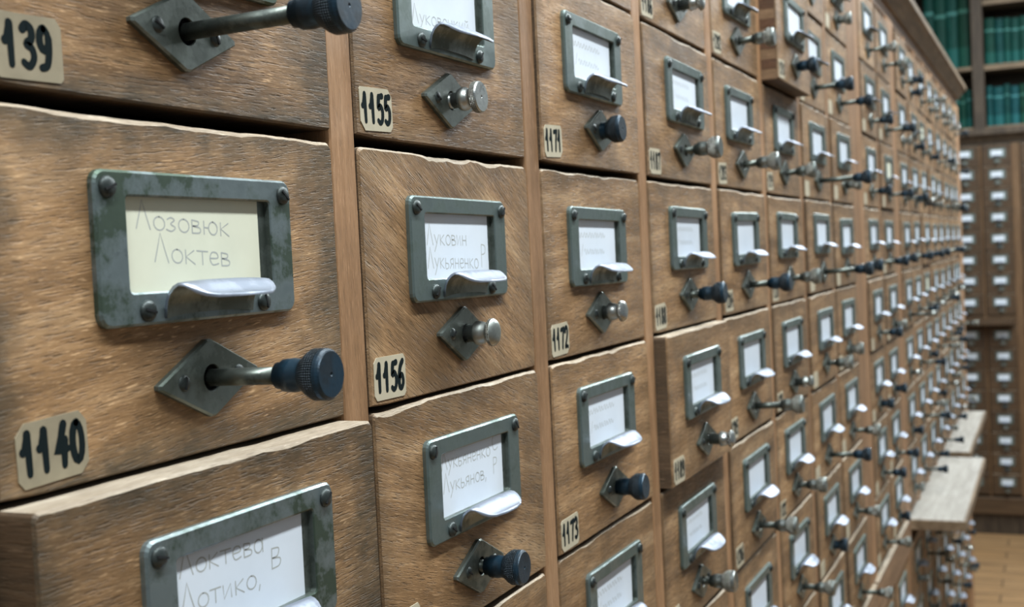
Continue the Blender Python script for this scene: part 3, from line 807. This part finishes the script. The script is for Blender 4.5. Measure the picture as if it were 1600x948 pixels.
for xa, xb in ((-2.30, -2.000), (-2.000 + dw + 0.02, -1.195), (-1.195 + dw + 0.02, -0.390), (-0.375 + dw + 0.005, 0.550), (0.565 + dw + 0.005, 1.45)):
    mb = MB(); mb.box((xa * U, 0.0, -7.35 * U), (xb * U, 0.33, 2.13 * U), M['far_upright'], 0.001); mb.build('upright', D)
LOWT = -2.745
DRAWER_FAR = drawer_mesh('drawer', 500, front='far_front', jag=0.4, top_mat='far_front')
for x in xs:
    for r in range(16):
        zt = TOPZ - r * 0.5688 if r < 8 else LOWT - (r - 8) * 0.5688
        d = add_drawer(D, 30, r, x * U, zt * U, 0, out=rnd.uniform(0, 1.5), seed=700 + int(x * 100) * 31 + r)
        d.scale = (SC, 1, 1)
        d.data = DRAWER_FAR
mb = MB()
mb.box((-2.3 * U, 0.002, (LOWT + 0.02) * U), (1.45 * U, 0.30, (TOPZ - 8 * 0.5688 - 0.02) * U), M['far_front'], 0.001)
mb.build('rail', D)
mb = MB(); mb.box((-1.98 * U, -0.10, (LOWT + 0.075) * U), (0.30 * U, -0.0005, (LOWT + 0.19) * U), M['far_front'], 0.0015); mb.build('writing_board', D)
mb = MB()
pr = [(0.30, 2.205), (-0.004, 2.205), (-0.008, 2.27), (-0.022, 2.36), (-0.030, 2.40), (-0.030, 2.55), (0.30, 2.55)]
mb.rings([[(x * U, y, z * U) for y, z in pr] for x in (-2.36, 1.5)], M['dark_wood'], cap0=True, cap1=True)
mb.build('cornice', D)

# ------------------------------------------------------------------ bookcase standing on it
E_ = empty('bookcase', (XF + 0.03, 0, CZ + 2.551 * U), 'dark wooden bookcase of green volumes standing on the catalogue at the aisle end', 'bookcase', -math.pi / 2)
def lz(z): return (z - 2.551) * U
mb = MB(); mb.box((-2.3 * U, 0.27, 0.0), (2.4 * U, 0.285, lz(8.6)), M['dark_wood']); mb.build('back_panel', E_)
for xa, xb in ((-2.3, -2.05), (-0.561, -0.262), (2.15, 2.4)):
    mb = MB(); mb.box((xa * U, 0.0, 0.0), (xb * U, 0.268, lz(8.6)), M['dark_wood'], 0.002); mb.build('upright', E_)
BAYS = {'l': (-2.045, -0.566), 'r': (-0.257, 2.145)}
SHELVES = [('l', 4.16, 4.27, 0.0), ('r', 4.13, 4.28, 0.045), ('l', 6.75, 6.87, 0.0), ('r', 5.86, 6.00, 0.045), ('r', 7.4, 7.52, 0.0), ('r', 2.56, 2.64, 0), ('l', 2.56, 2.64, 0)]
for bay, za, zb, sl in SHELVES:
    xa, xb = BAYS[bay]
    mb = MB(); mb.box((0, 0.004, 0), ((xb - xa) * U, 0.265, (zb - za) * U), M['rail' if False else 'dark_wood'], 0.0015)
    mb.box((0.001, -0.001, 0.0005), ((xb - xa) * U - 0.001, 0.0035, (zb - za) * U - 0.0005), M['cornice'])
    sh = mb.build('shelf', E_, (xa * U, 0, lz(za))); 
mb = MB(); mb.box((-2.32 * U, -0.01, lz(8.605)), (2.42 * U, 0.285, lz(8.75)), M['dark_wood'], 0.003); mb.build('top', E_)

def book_cloth(name, base, band, seed):
    m, nt, b = new_mat(name)
    raw, vec, rn = obj_coords(nt)
    sep = N(nt, 'ShaderNodeSeparateXYZ'); L(nt, raw, sep.inputs[0])
    z = sep.outputs['Z']
    a = noise(nt, vec, 40, 3)
    c = ramp(nt, a, [(0.3, tuple(v * 0.8 for v in base)), (0.7, tuple(v * 1.2 for v in base))])
    tail = math_n(nt, 'LESS_THAN', z, 0.045)
    c = mix(nt, math_n(nt, 'MULTIPLY', tail, 0.8), c, band)
    ln = math_n(nt, 'MULTIPLY', math_n(nt, 'GREATER_THAN', z, 0.118), math_n(nt, 'LESS_THAN', z, 0.126))
    c = mix(nt, math_n(nt, 'MULTIPLY', ln, 0.6), c, tuple(min(1, v * 2.2 + 0.05) for v in band))
    hs = N(nt, 'ShaderNodeHueSaturation'); L(nt, c, hs.inputs['Color'])
    L(nt, math_n(nt, 'MULTIPLY_ADD', rn, 0.5, 0.75), hs.inputs['Value'])
    L(nt, math_n(nt, 'MULTIPLY_ADD', rn, 0.05, 0.475), hs.inputs['Hue'])
    L(nt, hs.outputs[0], b.inputs['Base Color'])
    b.inputs['Roughness'].default_value = 0.65
    b.inputs['Specular IOR Level'].default_value = 0.2
    return m
CLOTH = [book_cloth('green_book_cloth', (0.0025, 0.036, 0.024), (0.008, 0.075, 0.058), 1), book_cloth('teal_book_cloth', (0.0035, 0.050, 0.052), (0.012, 0.098, 0.097), 2)]
M['pages'] = plain('book_pages', (0.50, 0.46, 0.36), 0.8)
def book_mesh(w, h, d, cloth):
    mb = MB(); t = 0.0025
    sp = [(-0.0 + 0.0, 0.010), (w * 0.12, 0.0035), (w * 0.35, 0.0005), (w * 0.5, 0.0), (w * 0.65, 0.0005), (w * 0.88, 0.0035), (w, 0.010)]
    lo = [(x, y, 0.0) for x, y in sp] + [(w, d, 0.0), (w - t, d, 0.0), (w - t, 0.012, 0.0), (t, 0.012, 0.0), (t, d, 0.0), (0, d, 0.0)]
    hi = [(x, y, h) for x, y, _ in lo]
    mb.rings([lo, hi], cloth)
    n = len(lo)
    # end faces of the case: spine piece and two boards
    for z, flip in ((lo, False), (hi, True)):
        for idx in ([0, 1, 2, 3, 4, 5, 6, 9, 10], [6, 7, 8, 9], [0, 10, 11, 12]):
            f = list(range(len(idx)))
            if flip: f.reverse()
            mb.add([z[i] for i in idx], [tuple(f)], cloth)
    mb.box((t, 0.0125, 0.003), (w - t, d - 0.004, h - 0.003), M['pages'])
    return mb.mesh('bound_volume')
def book_row(bay, z, h_lo, h_hi, cloth_w, label, group, w=(0.16, 0.26), x_from=None, slope=0.0):
    xa, xb = BAYS[bay]
    from_right = x_from is not None                 # left bays fill up to the post, right bays start at it
    x = xb - 0.02 if from_right else xa + 0.02
    pool = [(book_mesh(wd * U, 1.0 * U, 0.185, c), wd) for c in CLOTH for wd in (w[0], 0.5 * (w[0] + w[1]), w[1])]
    nxt = x
    while True:
        k = (0 if rnd.random() < cloth_w else 3) + rnd.randint(0, 2)
        me, wd = pool[k]
        if from_right:
            nxt -= wd + 0.008; x = nxt
            if x < x_from: break
        else:
            x = nxt; nxt += wd + 0.008
            if nxt > xb - 0.02: break
        h = rnd.uniform(h_lo, h_hi)
        lx, ly, lzz = x * U, 0.035 + rnd.uniform(0, 0.008), lz(z) + 0.0004
        o = bpy.data.objects.new('bound_volume', me); COL.objects.link(o)
        o.location = (E_.location.x + ly, E_.location.y - lx, E_.location.z + lzz)
        o.rotation_euler = (0, 0, -math.pi / 2)
        o.scale = (1, 1, h)
        o['label'] = label; o['category'] = 'book'; o['group'] = group
book_row('l', 4.27, 1.95, 2.15, 0.95, 'tall dark green bound volume in the upper left bay of the bookcase', 'tall green volumes in the upper left bay', w=(0.22, 0.30), x_from=-1.95)
book_row('r', 4.28, 1.18, 1.26, 0.75, 'green bound volume on the upper right shelf of the bookcase', 'green volumes on the upper right shelf')
book_row('l', 2.64, 0.95, 1.15, 0.95, 'short green bound volume in the lower left bay of the bookcase', 'green volumes in the lower left bay', x_from=-1.6)
book_row('r', 2.64, 0.98, 1.12, 0.15, 'teal bound volume on the lower right shelf of the bookcase', 'teal volumes on the lower right shelf')
